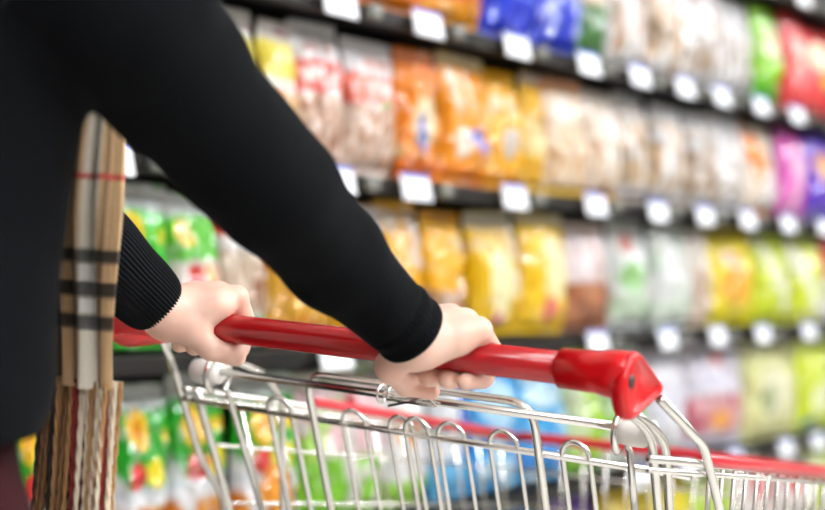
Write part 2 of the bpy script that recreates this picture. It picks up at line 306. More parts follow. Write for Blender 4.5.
ROWS = {
 'A': [(300, 358, [('b', '7a2d10'), ('h', 0, .2, 'b5561a')], 'dark rust bag showing its lower edge over the clear bean bags'),
  (358, 428, [('b', 'a03d0c'), ('h', 0, .18, 'e07a12'), ('s', 7, 4, .6, 'e98a1e')], 'rust orange bag on the second highest shelf beside an amber one'),
  (428, 486, [('b', 'd8600c'), ('h', 0, .2, 'f0a010'), ('s', 6, 5, .6, 'fba81f')], 'amber orange bag standing left of the royal blue bags'),
  (486, 534, [('b', '1230c8'), ('h', .3, .5, '2a50e8'), ('s', 7, 5, .72, '8fa4f4')], 'royal blue bag standing next to the amber orange bag'),
  (534, 580, [('b', '1836c6'), ('e', .4, .55, .2, .1, 'e0843a'), ('s', 8, 6, .66, 'b9c6f6')], 'royal blue bag with an orange spot on it'),
  (580, 612, [('b', '2f6b22'), ('h', .45, 1, 'd8c2a8'), ('s', 5, 5, .6, '3f9a2c')], 'dark green and beige bag right of the royal blue bags'),
  (612, 650, clear('efe6e1', 'c8a48c'), 'pinkish clear bag on the second highest shelf right of a green one'),
  (650, 688, clear('f0eae4', 'd0b494'), 'cream clear bag in the pale run on the second highest shelf'),
  (688, 724, clear('e9e6e4', 'c9bdb4'), 'greyish clear bag above the white tags of the second highest shelf'),
  (724, 756, clear('efefee', 'b9b6b2'), 'silvery clear bag left of the lime green bag'),
  (756, 782, [('b', '8fd018'), ('e', .5, .62, .4, .2, 'f3f7c8'), ('h', 0, .25, '58b51c')], 'lime green bag between silvery and red bags'),
  (782, 806, [('b', 'd61c22'), ('e', .5, .6, .35, .2, 'f3d8c8'), ('s', 7, 6, .65, 'f0605a')], 'red bag with a pale oval right of the lime bag'),
  (806, 836, [('b', 'd9141a'), ('e', .45, .68, .35, .18, 'f7e9c0'), ('e', .6, .4, .25, .1, 'f2cf3c')], 'red bag with cream and yellow spots at the right end'),
  (836, 870, [('b', 'cf1a1e'), ('h', .5, .8, 'f4e6d0')], 'red bag with a cream band at the far right end')],
 'B': [(212, 262, [('b', 'f2efe8'), ('h', .48, .8, 'f4e04a'), ('e', .7, .35, .3, .2, 'e7a040'), ('t', .86, .2, .9, .05, 'd05040')], 'white bag with a broad yellow band beside the black sleeve'),
  (262, 300, [('b', 'f4f1ea'), ('h', .6, .86, 'f1df58'), ('n', .1, .5, 'f0c896', 'd99a58', 10), ('t', .9, .1, .9, .05, 'b03a5a')], 'cream bag with a yellow top and brown snacks right of the sleeve'),
  (300, 350, nuts(0), 'clear bag of pale nuts with a red label, left of its twin'),
  (350, 400, nuts(0, 'f3f0ef', 'efd6c4', 'c59678', 'ea6a4c')+[('e', .6, .52, .06, .03, '5ac05a')], 'clear bag of pale nuts with a red label and green spot'),
  (400, 440, [('b', 'f28a0c'), ('h', .85, 1, 'ee7a10'), ('e', .5, .42, .3, .2, 'f8dfae'), ('e', .45, .34, .12, .17, '3a62c8'), ('s', 6, 5, .7, 'fcd9a0'), ('h', .0, .14, 'ec6f08')], 'orange bag with an upright blue mark'),
  (440, 490, [('b', 'f79c0a'), ('h', .9, 1, 'f3e3b4'), ('r', .12, .55, .24, .88, 'fae6cc'), ('r', .42, .6, .54, .88, 'fae6cc'), ('e', .5, .36, .26, .06, '2f5fd0'), ('e', .68, .3, .1, .07, '3f6fd8'), ('e', .3, .3, .16, .12, 'fdf1e0'), ('h', 0, .12, 'f08308')], 'amber bag with a cream top and slanting blue stroke'),
  (490, 528, [('b', 'fab708'), ('t', .62, .1, .9, .16, 'f8e2b8'), ('e', .5, .38, .22, .14, 'd8cfc8'), ('h', 0, .14, 'f7a30a')], 'golden amber bag with a pale grey oval'),
  (528, 548, [('b', 'f5bd0e'), ('h', .3, .6, 'fbe7a2'), ('h', .92, 1, 'dad2cc')], 'narrow golden bag squeezed beside a cream clear one'),
  (548, 586, [('b', 'f2dcc0'), ('h', .88, 1, 'e89860'), ('n', .0, .6, 'efd5b4', 'd9a878', 12), ('e', .3, .7, .2, .12, 'fff4ec'), ('h', 0, .06, 'f3c21a')], 'cream clear bag with an orange upper edge'),
  (586, 622, [('b', 'eedfcd'), ('n', .0, .7, 'ead7bf', 'cfa883', 11), ('s', 7, 3, .66, 'ffffff'), ('h', 0, .06, 'f2b81c')], 'beige clear bag with a thin yellow base'),
  (622, 655, clear('eceae8', 'cfae84'), 'clear bag of tan sticks just right of the beige bag'),
  (655, 688, clear('f0efee', 'd6b890'), 'clear bag of pale tan sticks in the middle of the white run'),
  (688, 718, clear('e6e6e6', 'bda894'), 'clear greyish bag of sticks third in the white run'),
  (718, 746, clear('efeeec', 'b9aa9c'), 'clear whitish bag left of the orange slashed bag'),
  (746, 778, [('b', 'f1e3d0'), ('d', .3, .6, .3, 1.4, 'f08a1c'), ('e', .65, .3, .3, .25, 'f6f2ec')], 'white bag with a broad orange slash'),
  (778, 806, [('b', 'd84ab0'), ('e', .5, .6, .3, .2, 'f3b9d8'), ('s', 8, 4, .65, 'f2c2e0')], 'magenta pink bag left of the purple one'),
  (806, 838, [('b', '5a2ac0'), ('e', .4, .62, .3, .18, 'f0a860'), ('h', 0, .2, '4a1ea8')], 'purple bag with an orange oval'),
  (838, 872, [('b', 'b9202a'), ('h', .5, .8, 'f4e0d0')], 'crimson bag right of the purple bag')],
 'C': [(40, 116, green(.66), 'green bag mostly hidden behind the scarf on the third highest shelf'),
  (116, 172, [('b', '35b81e'), ('h', .84, 1, 'e4e9e6'), ('e', .2, .7, .2, .13, 'f4d51c'), ('t', .64, .45, .95, .09, 'd8e03a'), ('n', .2, .5, '6cc060', 'e8e2dc', 7), ('e', .7, .3, .2, .1, 'f0a52a'), ('h', 0, .12, '28951a')], 'bright green bag with a yellow sun spot near the left cuff'),
  (172, 224, [('b', '62c438'), ('h', .86, 1, 'e6eae8'), ('e', .25, .74, .2, .1, 'f2d01c'), ('h', .36, .56, 'f0e6e0'), ('t', .4, .05, .5, .13, 'd82c20'), ('t', .4, .5, .95, .13, 'f29a1c'), ('n', 0, .34, 'd8cfc0', 'a5896c', 9)], 'green bag with red and orange lettering on a white band'),
  (224, 272, [('b', 'eceae6'), ('h', .7, .9, 'd33a2a'), ('n', .2, .6, 'd9c3ac', '9a6a4c', 8), ('h', .05, .18, '3fae4a')], 'white bag with brown contents and a green base'),
  (272, 338, [('b', 'e9a31c'), ('n', .0, .7, 'eab036', 'c97f12', 9), ('h', .85, 1, 'f0e4d0')], 'ochre bag seen below the black forearm'),
  (338, 384, [('b', 'f3b41c'), ('h', .8, 1, 'e6e4e2'), ('r', .6, .2, .85, .8, 'e8d8d8'), ('e', .4, .5, .2, .2, 'f8cf50')], 'gold bag with a silver white top beside the forearm'),
  (384, 428, [('b', 'f8b60c'), ('r', .66, .5, .9, .95, 'ead6c4'), ('n', .08, .36, 'c79a6c', '9a6a4a', 9), ('e', .25, .85, .16, .1, 'fff3e0')], 'golden bag with a pale upright strip and brown window'),
  (428, 472, [('b', 'f9b80a'), ('n', .06, .36, 'b98c64', '8d6248', 9), ('e', .7, .75, .1, .07, 'fff0d0'), ('h', .94, 1, 'e79a10')], 'golden bag with a plain face and brown window'),
  (472, 520, [('b', 'f3c414'), ('h', .88, 1, 'e0d8c0'), ('e', .45, .4, .25, .35, 'fbf3b8'), ('r', .75, .3, .9, .9, 'e8dac0'), ('e', .4, .12, .1, .07, 'd84a8a')], 'yellow bag with a painted milky gleam down its middle'),  # the pale oval is a film highlight put into the print colour
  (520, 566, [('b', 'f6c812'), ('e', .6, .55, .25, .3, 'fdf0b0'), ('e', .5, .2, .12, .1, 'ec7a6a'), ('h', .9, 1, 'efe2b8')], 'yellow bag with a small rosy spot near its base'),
  (566, 614, [('b', 'e2d3d2'), ('n', .0, .45, 'bd7a52', '8f5436', 8), ('t', .55, .1, .9, .06, 'b8a0b0'), ('r', .55, .4, .65, .95, 'c79a84'), ('h', .92, 1, 'dcc8b8')], 'mauve white bag of brown nuts'),
  (614, 652, [('b', 'e3e8e2'), ('e', .3, .78, .22, .1, 'c8786c'), ('e', .4, .48, .35, .16, '9ccf86'), ('h', .1, .3, 'c2d8b8')], 'white and green bag with a dull red spot'),
  (652, 692, [('b', 'e9ece9'), ('s', 8, 5, .62, 'c8d8c4'), ('h', .08, .28, 'd0dccb')], 'whitish bag with faint green marbling'),
  (692, 712, [('b', 'e9ddcf'), ('n', 0, .6, 'e2cdb8', 'c2a288', 8)], 'narrow beige bag left of the vivid yellow bag'),
  (712, 757, [('b', 'f2dc0c'), ('e', .5, .42, .4, .22, 'f0b01c'), ('e', .4, .68, .25, .1, 'f0c8a0'), ('h', 0, .14, 'f4e800'), ('h', .9, 1, 'b9a514')], 'vivid yellow bag with an orange middle'),
  (757, 790, [('b', 'cbdc1e'), ('d', .5, .5, .16, 1.1, 'f3f6d4'), ('h', 0, .12, 'dbe61c')], 'lime bag with a pale slash, right of the vivid yellow one'),
  (790, 824, [('b', 'd2df22'), ('d', .4, .4, .2, 1.2, 'f6f8dc'), ('h', 0, .12, 'e3ea1c')], 'yellowish lime bag with a broad pale slash at the frame edge'),
  (824, 860, [('b', 'd2262c'), ('h', 0, .5, 'd8d8de')], 'red bag with a grey lower half at the right edge')],
 'D': [(-40, 12, green(.62), 'green bag at the left edge behind the dark trousers'),
  (12, 62, green(.7), 'green bag with a red blob between trousers and scarf'),
  (62, 118, green(.66), 'green bag of chips hidden behind the scarf fringe'),
  (118, 176, green(.74), 'green bag of orange chips just right of the scarf fringe'),
  (176, 236, green(.7), 'green bag of orange chips behind the left cart tubes'),
  (236, 298, green(.68)+[('e', .5, .3, .3, .14, 'f29a20')], 'green bag of chips behind the left loops of the cart'),
  (298, 348, [('b', 'f1c6cc'), ('h', .9, 1, 'c8d8b8'), ('r', 0, .42, .2, .8, 'd8202c'), ('s', 9, 8, .6, 'f7e4e8'), ('h', .0, .44, '7cc228'), ('s', 4, 4, .72, 'a8d858')], 'pink and lime bag with a red left side'),
  (348, 388, [('b', 'f3d2d6'), ('h', .9, 1, 'b9d0a0'), ('r', .0, .44, .25, .8, 'd81c28'), ('h', .0, .4, '86c832'), ('s', 7, 7, .66, 'fbeef0')], 'pink and lime bag with a red stripe below the right hand'),
  (388, 432, [('b', 'f0eeee'), ('e', .4, .55, .28, .14, 'f2a22a'), ('h', .0, .2, '9ad04a'), ('h', .85, 1, 'd8e2ea')], 'white bag with an orange oval behind the cart loops'),
  (432, 470, [('b', 'e8edf2'), ('r', .6, 0, 1, 1, '1f4fb8'), ('h', .0, .3, '50b0e4')], 'white and navy bag left of the sky blue bags'),
  (470, 520, [('b', '2f9fe2'), ('e', .5, .62, .4, .16, 'aedcf4'), ('h', .3, .42, '1c78c8'), ('s', 6, 6, .7, 'bfe4f8')], 'sky blue bag with a pale oval below the red handle'),
  (520, 570, [('b', '38a8e6'), ('e', .45, .7, .35, .12, 'c4e6f6'), ('h', .1, .3, '2a88d8'), ('s', 6, 6, .72, 'd4eefa')], 'sky blue bag left of the lime green one'),
  (570, 604, [('b', 'a4d432'), ('r', .0, .2, .4, .9, 'd4e6b0'), ('h', 0, .1, '68b030')], 'lime green bag under the right end of the handle'),
  (604, 646, [('b', 'dfe8da'), ('h', .3, .6, '8cc850'), ('s', 6, 6, .62, 'f8faf6')], 'white bag with a green band behind the handle end cap'),
  (646, 690, [('b', 'e6e3ee'), ('n', .05, .4, 'e8e6f0', 'a8b0a4', 7), ('s', 5, 5, .66, 'ffffff')], 'lavender white bag just right of the end cap'),
  (690, 746, [('b', 'e3dfec'), ('e', .5, .82, .1, .06, 'd8482c'), ('n', .14, .5, 'd8a0a4', 'b8405a', 7), ('e', .5, .26, .2, .1, 'eda030'), ('h', 0, .12, 'e8e4f2')], 'lavender bag with a red dot and rosy picture'),
  (746, 797, [('b', 'e3e3a0'), ('e', .45, .5, .3, .26, 'eeecc4'), ('e', .3, .42, .14, .16, 'a8b080'), ('h', .9, 1, 'e6e8b0')], 'pale yellow bag with a grey green blot'),
  (797, 832, [('b', 'd2e426'), ('e', .5, .35, .3, .2, 'f0f4c0'), ('e', .25, .08, .14, .08, '3c88c8')], 'lime yellow bag at the right edge beside the pale yellow one'),
  (832, 866, [('b', 'cfd93c'), ('h', .3, .6, 'f2f3d4')], 'lime bag with a cream band beyond the right edge')],
 'E': [(395, 450, [('b', '8ccb3a'), ('s', 5, 5, .6, 'f0f4e4')], 'leaf green bag low behind the cart loops'),
  (450, 500, [('b', 'e9e6dc'), ('h', .3, .6, '4ab2dc')], 'white bag with a turquoise band low behind the cart'),
  (500, 548, [('b', '3f98d8'), ('h', .6, .8, 'eef2f4')], 'blue bag with a white band on the lowest shelf'),
  (548, 604, [('b', '6a2fb0'), ('e', .6, .6, .25, .15, '9a62d0')], 'violet bag behind the cart loops under the end cap'),
  (604, 648, [('b', 'f0cc14'), ('s', 5, 5, .6, 'f8e88a')], 'yellow bag beside the violet one on the lowest shelf'),
  (648, 692, [('b', 'ecd814'), ('h', .4, .6, 'f4f0b4')], 'yellow bag with a cream band behind the right cart tubes'),
  (692, 736, [('b', 'b4d42c'), ('s', 5, 5, .6, 'e8f0b4')], 'lime bag behind the right side of the basket'),
  (736, 776, [('b', 'f2e9e4'), ('e', .6, .66, .24, .2, 'd62a2c'), ('e', .3, .3, .3, .1, 'e8c8a8')], 'white bag with a big red dot behind the basket wires'),
  (776, 808, [('b', 'f3e6e2'), ('e', .4, .7, .3, .18, 'd8282c'), ('h', 0, .2, 'c8d84a')], 'white and lime bag with a red oval behind the basket'),
  (808, 850, [('b', 'c8d86a'), ('s', 5, 5, .6, 'f2f4da')], 'pale lime bag at the far right of the lowest shelf')],
}
LEAN = math.radians(5.5)
nb = 0
for key, bags in ROWS.items():
    z0 = RZ[key]+.013; up = {'A': 'Z', 'B': 'A', 'C': 'B', 'D': 'C', 'E': 'D'}[key]; hmax = RZ[up]-.0135-z0
    names = {}
    for i, (u0, u1, art, lab) in enumerate(bags):
        nb += 1; zc = z0+hmax*.45; xf = XS-.038
        y0, y1 = along(u0, xf, zc), along(u1, xf, zc); w = y1-y0
        h = (hmax-.012)*(.97+.03*math.sin(nb*2.3))
        th = min(.075, w*.32+.02)
        me = bag_mesh('snack_bag', w*.95, h, th, art, 100+nb*7)
        o = link('snack_bag', me, smooth=False); tag(o, lab, 'snack bag', f'snack bags on the {NAMES[key]} shelf')
        o.location = (XS-.048+.006*math.sin(nb*1.7), (y0+y1)/2, z0+.004)
        o.rotation_euler = (math.radians(1.2*math.sin(nb*3.1)), -LEAN, math.radians(2.5*math.sin(nb*1.3)))
for key, ys in TAGPOS.items():
    z = RZ[key]
    rowb = ROWS.get(key, [])
    below = {'Z': 'A', 'A': 'B', 'B': 'C', 'C': 'D', 'D': 'E'}.get(key)
    used = {}
    for i, y in enumerate(ys):
        o = link('price_tag', TM, None, None, False)
        o.location = (XS+.018, y, z+.002)
        n = bpy.data.objects.new('header_strip', TH); COL.objects.link(n); n.parent = o
        best = min(ROWS[below], key=lambda b: abs((along(b[0], XS, z-.05)+along(b[1], XS, z-.05))/2-y))
        short = ' '.join(best[3].split()[:9])
        ordn = ['first', 'second', 'third', 'fourth', 'fifth', 'sixth', 'seventh', 'eighth', 'ninth', 'tenth'][i]
        tag(o, f'white price tag, {ordn} from the left along the {NAMES[key]} shelf rail', 'price tag', f'price tags on the {NAMES[key]} shelf rail')

for o in list(COL.objects):                     # turn the whole shelving to its own bearing
    if o.parent is None and o.get('category') in ('shelf unit', 'shelf', 'price tag', 'snack bag'):
        o.location = Vector(PIV+YAW@(np.array(o.location)-PIV)); o.rotation_euler.z += YA

# ------------------------------------------------------------------ shopping cart
cart = thing('shopping_cart', 'chromed wire shopping cart with red handle and rim, pushed by the person in black', 'shopping cart', (-.1, .55, 0))
XL, XR = -.405, .212
CH = MT['chrome']; RIM = lambda y: .934-.13*y-.035*max(0, y-.4)
hb = tube_obj('handle_bar', [(-.345, 0, 1.0), (-.3, 0, 1.0), (0, 0, 1.0), (.165, 0, 1.0)], .0135, MT['red'], cart, seg=32)
# end caps: collar, knuckle, flattened arm reaching forward to the frame tube
fd = Vector((0, .16, -.069)).normalized(); upv = Vector((0, .069, .16)).normalized()
def end_cap(xe, sgn):
    bm = bmesh.new()
    def ring(c, ax, a, b, w, n=28, pw=3.2):
        out = []
        for k in range(n):
            t = 2*PI*k/n; cc, ss = math.cos(t), math.sin(t)
            out.append(bm.verts.new(Vector(c)+Vector(a)*(w[0]*math.copysign(abs(cc)**(2/pw), cc))+Vector(b)*(w[1]*math.copysign(abs(ss)**(2/pw), ss))))
        return out
    def loft(rs):
        for A, B in zip(rs, rs[1:]):
            n = len(A)
            for k in range(n): bm.faces.new((A[k], A[(k+1) % n], B[(k+1) % n], B[k]))
        bm.faces.new(rs[0][::-1]); bm.faces.new(rs[-1])
    X = Vector((1, 0, 0))*sgn
    c = Vector((xe, 0, 1.0))
    loft([ring(c+X*d, X, (0, 1, 0), (0, 0, 1), (r, r), pw=p) for d, r, p in ((-.044, .0148, 2), (-.0435, .0165, 2), (-.010, .0172, 2), (-.006, .0182, 2.1), (.002, .0195, 2.3), (.010, .0195, 2.5), (.016, .0185, 2.6), (.019, .016, 3))])
    o = link('end_cap', bm_mesh('end_cap', bm), MT['cap'], cart)
    bm = bmesh.new()                                           # flat arm that grips the two frame tubes
    ext = 0 if sgn > 0 else .05
    prof = [Vector(q) for q in ((-.019, .004), (-.012, .018), (.0, .0205), (.0529+ext, -.010-ext*.3), (.0518+ext, -.0157-ext*.3), (-.0015+ext, -.0344), (-.0127+ext*.8, -.0336), (-.024, -.010))]
    prof = [(a*(1-t)+b*t) for a, b in zip(prof, prof[1:]+prof[:1]) for t in (.14, .86)]
    def face(dx, ins):
        cen = Vector((.018+ext*.5, -.006)); return [bm.verts.new((xe+sgn*dx, (cen+(q-cen)*ins).x, 1.0+(cen+(q-cen)*ins).y)) for q in prof]
    loft([face(-.001, .5), face(.004, .72), face(.011, .95), face(.019, 1.0), face(.0225, .95), face(.0228, .80), face(.0210, .75)])
    arm = link('cap_arm', bm_mesh('cap_arm', bm), MT['cap'], o)
    bm = bmesh.new(); sc = c+X*.0205+Vector((0, -.012, -.003))
    add_tube(bm, [sc-X*.004, sc+X*.0026], .0055, 16); link('screw', bm_mesh('screw', bm), MT['dark'], o)
end_cap(.19, 1); end_cap(-.340, -1)
TR = .0042
for x in (XL, XR):
    s = 1 if x > 0 else -1
    pts = [(-.358, .085, .972), (x, .160, .932), (x, .213, .83), (x, .255, .785)] if s < 0 else [(x, .048, .9795), (x, .150, .932), (x, .199, .870), (x, .26, .78)]
    tube_obj('frame_tube', pts+[(x*1.0+.0, .30, .6), (x, .18, .30), (x, .12, .22)], TR, CH, cart, .013)
    # second upright tube beside it
# curved inner tubes near the caps
for q in (((.038, .970), (.080, .9550), (.1089, .9394), (.1325, .8737), (.18, .74), (.195, .6)), ((.055, .966), (.105, .9500), (.1401, .9315), (.157, .8706), (.205, .74), (.22, .6))):
    tube_obj('inner_tube', [(.181, y, z) for y, z in q], .0042, CH, cart, .016)
p = [at(u, v, X=-.38) for u, v in ((196, 388), (202, 410), (230, 510))]
tube_obj('inner_tube', [tuple(q) for q in p]+[(-.38, .285, .6)], .0042, CH, cart)
p = [at(u, v, X=-.335) for u, v in ((214, 357), (243, 364), (264, 374), (277, 391), (282, 404))]
tube_obj('inner_tube', [tuple(q) for q in p]+[(-.335, .30, .6)], .0036, CH, cart, .02)
# basket: side, front and bottom grids of wire; one mesh for each panel
YF = .86; ZB0, ZB1 = .56, .62
def side_pt(s, y, k):                                          # k = 0 at the rim, 1 at the basket floor
    xr = (XL+.003 if s < 0 else XR-.003)*(1-.14*y); zt = RIM(y)+(.002+.014*y if s > 0 else 0)
    return Vector((xr+(.03*k*(1 if s < 0 else -1)), y+(.07*k if s > 0 else .09*k)*max(0, min(1, (YF-y)*4)), zt+(.615-.05*y-zt)*k))
for s in (-1, 1):
    bm = bmesh.new()
    ystart = .165 if s < 0 else .045
    add_tube(bm, [side_pt(s, ystart, 0), side_pt(s, YF, 0)], .0036, 10)
    add_tube(bm, [side_pt(s, ystart, .03), side_pt(s, YF, .03)], .0026, 8)
    for k in (.2, .42, .68, 1.0): add_tube(bm, [side_pt(s, (.178 if s < 0 else .15)+.06*k, k), side_pt(s, YF, k)], .0019 if k < .99 else .003, 8)
    y = .19
    while y < YF-.01:
        add_tube(bm, [side_pt(s, max(y, .19), .0), side_pt(s, y+.0, .5), side_pt(s, max(y, .25), 1)], .0022 if s > 0 else .0018, 8); y += .034 if s > 0 else .062
    link('basket_side', bm_mesh('basket_side', bm), CH, cart)
    ya = .385 if s < 0 else .17
    bm = bmesh.new(); add_tube(bm, [side_pt(s, ya, 0)+Vector((0, 0, .001)), side_pt(s, ya+.004, 0)+Vector((0, 0, .001)), side_pt(s, YF-.02, 0)+Vector((0, 0, .001))], [.0050, .0064, .0064], 16)
    link('rim_cover', bm_mesh('rim_cover', bm), MT['redrim'], cart)
def front_pt(t, k):
    a, b = side_pt(-1, YF, k), side_pt(1, YF, k); return a+(b-a)*t+Vector((0, .02*math.sin(PI*t), 0))
bm = bmesh.new()
for k in (0, .2, .42, .68, 1.0): add_tube(bm, [front_pt(i/10, k) for i in range(11)], .003 if k in (0, 1.0) else .0023, 8)
for i in range(1, 16): add_tube(bm, [front_pt(i/16, 0), front_pt(i/16, .5), front_pt(i/16, 1)], .0019, 8)
link('basket_front', bm_mesh('basket_front', bm), CH, cart)
bm = bmesh.new(); add_tube(bm, [front_pt(i/12, 0)+Vector((0, .002, .001)) for i in range(13)], .0072, 16); link('rim_cover', bm_mesh('rim_cover', bm), MT['redrim'], cart)
bm = bmesh.new()
for i in range(17): 
    a, b = side_pt(-1, .3, 1), side_pt(1, .3, 1); p = a+(b-a)*(i/16); q = front_pt(i/16, 1)
    add_tube(bm, [p, q], .002, 8)
for i in range(5):
    y = .3+i*.14; add_tube(bm, [side_pt(-1, y, 1)-Vector((0, 0, .004)), side_pt(1, y, 1)-Vector((0, 0, .004))], .0025, 8)
link('basket_floor', bm_mesh('basket_floor', bm), CH, cart)
# hinged rear gate with its loops
YU, ZU = .118, .943; XU0, XU1 = -.316, .152; YLo, ZLo = .175, .9
gate = tube_obj('gate', [(XU0, YU, ZU), (XU1, YU, ZU)], .0042, CH, cart, seg=14)
tube_obj('cross_rod', [(XL+.003, YLo, ZLo), (XR-.02, YLo, ZLo)], .0034, CH, gate, seg=12)
def down_line(p, zlow, slope=.42): return (p[0], p[1]+(p[2]-zlow)*slope, zlow)
a, b = at(303, 388, Y=.133), at(530, 415, Y=.133)
tube_obj('seat_frame', [down_line((a[0], .135, .9475), .62), (a[0], .135, .951), (b[0], .135, .951), down_line((b[0], .135, .9475), .62)], .0040, CH, gate, .026, 12)
LOOPS = [(265, 276, 288, 397, .0030), (339, 351, 362, 410, .0021), (386, 396, 410, 416, .0021), (402, 411, 426, 418, .0027), (434, 448, 462, 423, .0021), (486, 501, 515, 431, .0021), (559, 573, 587, 442, .0026)]
for ul, um, ur, vt, r in LOOPS:
    yy = YLo-.007
    p = at(um, vt, Y=yy); xl, xr = at(ul, vt+20, Y=yy)[0], at(ur, vt+20, Y=yy)[0]; zt = p[2]; hw = (xr-xl)/2; xm = (xl+xr)/2
    arc = [(xm-hw*math.cos(PI*i/12), yy+.4*(hw*(1-math.sin(PI*i/12))), zt-hw*(1-math.sin(PI*i/12))) for i in range(13)]
    tube_obj('wire_loop', [down_line(arc[0], .63)]+arc+[down_line(arc[-1], .63)], r, CH, gate, seg=10)
tube_obj('bottom_rod', [(-.33, .287, .64), (.15, .287, .64)], .003, CH, gate)
# white pivots with chromed rings at both ends of the gate rod
for x, s in ((XU0-.004, -1), (XU1+.012, 1)):
    bm = bmesh.new()
    prof = [(-.02, .0085), (-.018, .012), (-.005, .0135), (.006, .0135), (.009, .0115), (.014, .0115), (.016, .009)]
    add_tube(bm, [(x+d*1.0, YU, ZU-.002) for d, r in prof], [r for d, r in prof], 24)
    pv = link('pivot_cap', bm_mesh('pivot_cap', bm), MT['white'], gate)
    xx = x+(.012 if s < 0 else -.014)
    ringp = [(xx, YU+.0165*math.cos(q), ZU-.003+.0165*math.sin(q)) for q in np.linspace(-PI*.25, PI*1.3, 22)]
    low = [at(*q, X=xx+.003) for q in (((228, 392), (241, 437), (262, 510)) if s < 0 else ((630, 452), (632, 480), (635, 510)))]
    tube_obj('ring_wire', [low[2], low[1], low[0]]+[(xx, YU+.019*math.cos(q), ZU-.004+.019*math.sin(q)) for q in np.linspace(-PI*.3, PI*1.35, 24)], .0034, CH, gate, seg=10)
# small chain hook on the gate rod
c = at(382, 402, Y=YU); e = at(440, 407, Y=YU)
bm = bmesh.new()
add_tube(bm, [(c[0]+.0, YU+.0085*math.cos(q)-.001, ZU+.0005+.0085*math.sin(q)) for q in np.linspace(0, 2*PI, 17)[:-1]], .0015, 8, closed=True)
add_tube(bm, [(c[0]+.012, YU+.0085*math.cos(q)-.001, ZU+.0005+.0085*math.sin(q)) for q in np.linspace(0, 2*PI, 17)[:-1]], .0015, 8, closed=True)
add_tube(bm, [(c[0]+.012, YU-.0095, ZU-.003), (e[0]+.002, YU-.0095, ZU-.0035), (e[0]-.008, YU-.0095, ZU+.0035), (c[0]+.014, YU-.0095, ZU-.009)], .0014, 8, .002)
link('chain_hook', bm_mesh('chain_hook', bm), CH, gate)
# undercarriage
bm = bmesh.new()
for x in (XL, XR):
    add_tube(bm, [(x, .12, .22), (x, .16, .19), (x*.82-.02, .98, .17), (x*.8-.02, 1.02, .2)], .011, 12, .04)
    add_tube(bm, [(x, .17, .20), (x, .30, .55)], .009, 12); add_tube(bm, [(x*.9, .62, .18), (x*.86, .5, .57)], .008, 12)
for y in (.2, .95): add_tube(bm, [(XL*.9, y, .185), (XR*.86, y, .185)], .009, 12)
link('undercarriage', bm_mesh('undercarriage', bm), CH, cart)
for x, y in ((XL+.01, .2), (XR-.01, .2), (XL*.82, .93), (XR*.74, .93)):
    bm = bmesh.new(); add_tube(bm, [(x-.014, y, .0605), (x-.011, y, .0605), (x+.011, y, .0605), (x+.014, y, .0605)], [.052, .06, .06, .052], 28)
    w = link('caster', bm_mesh('caster', bm), MT['dark'], cart)
    bm = bmesh.new(); add_box(bm, (x-.02, y+.01, .115), (.004, .04, .12), .001); add_box(bm, (x+.02, y+.01, .115), (.004, .04, .12), .001); add_box(bm, (x, y+.01, .175), (.044, .045, .006), .001); add_tube(bm, [(x-.024, y, .0605), (x+.024, y, .0605)], .006, 12)
    link('fork', bm_mesh('fork', bm), CH, w)

# ------------------------------------------------------------------ the person
per = thing('person', 'person in black sweater and beige tartan scarf gripping the red cart handle', 'person', (-.19, -.43, 0))
def wrap(deg, r): a = math.radians(deg); return (r*math.sin(a), 1.0+r*math.cos(a))
def hand_fn(P, xs, mcp, wrist, fore, thumb, tr, lean, web, obl):
    d = None
    k = .009
    palm = None
    for i, (x, m) in enumerate(zip(xs, mcp)):
        q = capsule(P, wrist, m, .0165, .0108); palm = q if palm is None else smin(palm, q, .012)
    pc = (np.array(wrist)*.45+np.mean(np.array(mcp), 0)*.55)
    for m1, m2 in zip(mcp, mcp[1:]): palm = smin(palm, capsule(P, (np.array(m1)*.8+np.array(wrist)*.2), (np.array(m2)*.8+np.array(wrist)*.2), .0105, .0105), .01)
    palm = smin(palm, capsule(P, wrist, fore, .0215, .025), .014)
    palm = smin(palm, capsule(P, np.array(wrist)*.75+np.array(mcp[3])*.25+np.array((0, 0, -.006)), np.array(wrist)*.3+np.array(mcp[3])*.7+np.array((0, -.004, -.007)), .014, .011), .012)   # heel on the little-finger side
    palm = smin(palm, capsule(P, wrist, web, .014, .0115), .012)
    palm = smin(palm, capsule(P, web, thumb[1], .0105, .0105), .012)
    th = chain(P, thumb, tr, None, .004)
    palm = smin(palm, th, .008)
    fing = None
    for i, (x, m) in enumerate(zip(xs, mcp)):
        r = (.0098, .010, .0097, .0086)[i]; s = (1, 1.05, 1, .88)[i]
        pts = [m]+[(x+dx, *wrap(dg, rd)) for dg, rd, dx in ((88, .0255, 0), (142, .0228, obl*.45), (192+lean[i], .0212, obl))]
        f = chain(P, pts, [.0102, r*1.02, r*.96, r*.86], None, .003)
        fing = f if fing is None else np.minimum(fing, f) if True else 0
    d = smin(palm, fing, .0045)
    bar = np.sqrt(P[..., 1]**2+(P[..., 2]-1.0)**2)-.0134
    return np.maximum(d, -bar)
HR = dict(xs=(.012, .032, .052, .070), mcp=[(.011, .010, 1.029), (.033, .010, 1.031), (.054, .000, 1.029), (.073, -.011, 1.024)], wrist=(.032, -.044, 1.012), fore=(.022, -.09, 1.043),
          thumb=[(.022, -.040, 1.004), (.0, -.028, .987), (-.004, .002, .970), (.012, .020, .9645)], tr=[.016, .0128, .0098, .0075], lean=(0, 0, 4, 6), web=(.010, -.022, 1.015), obl=-.009)
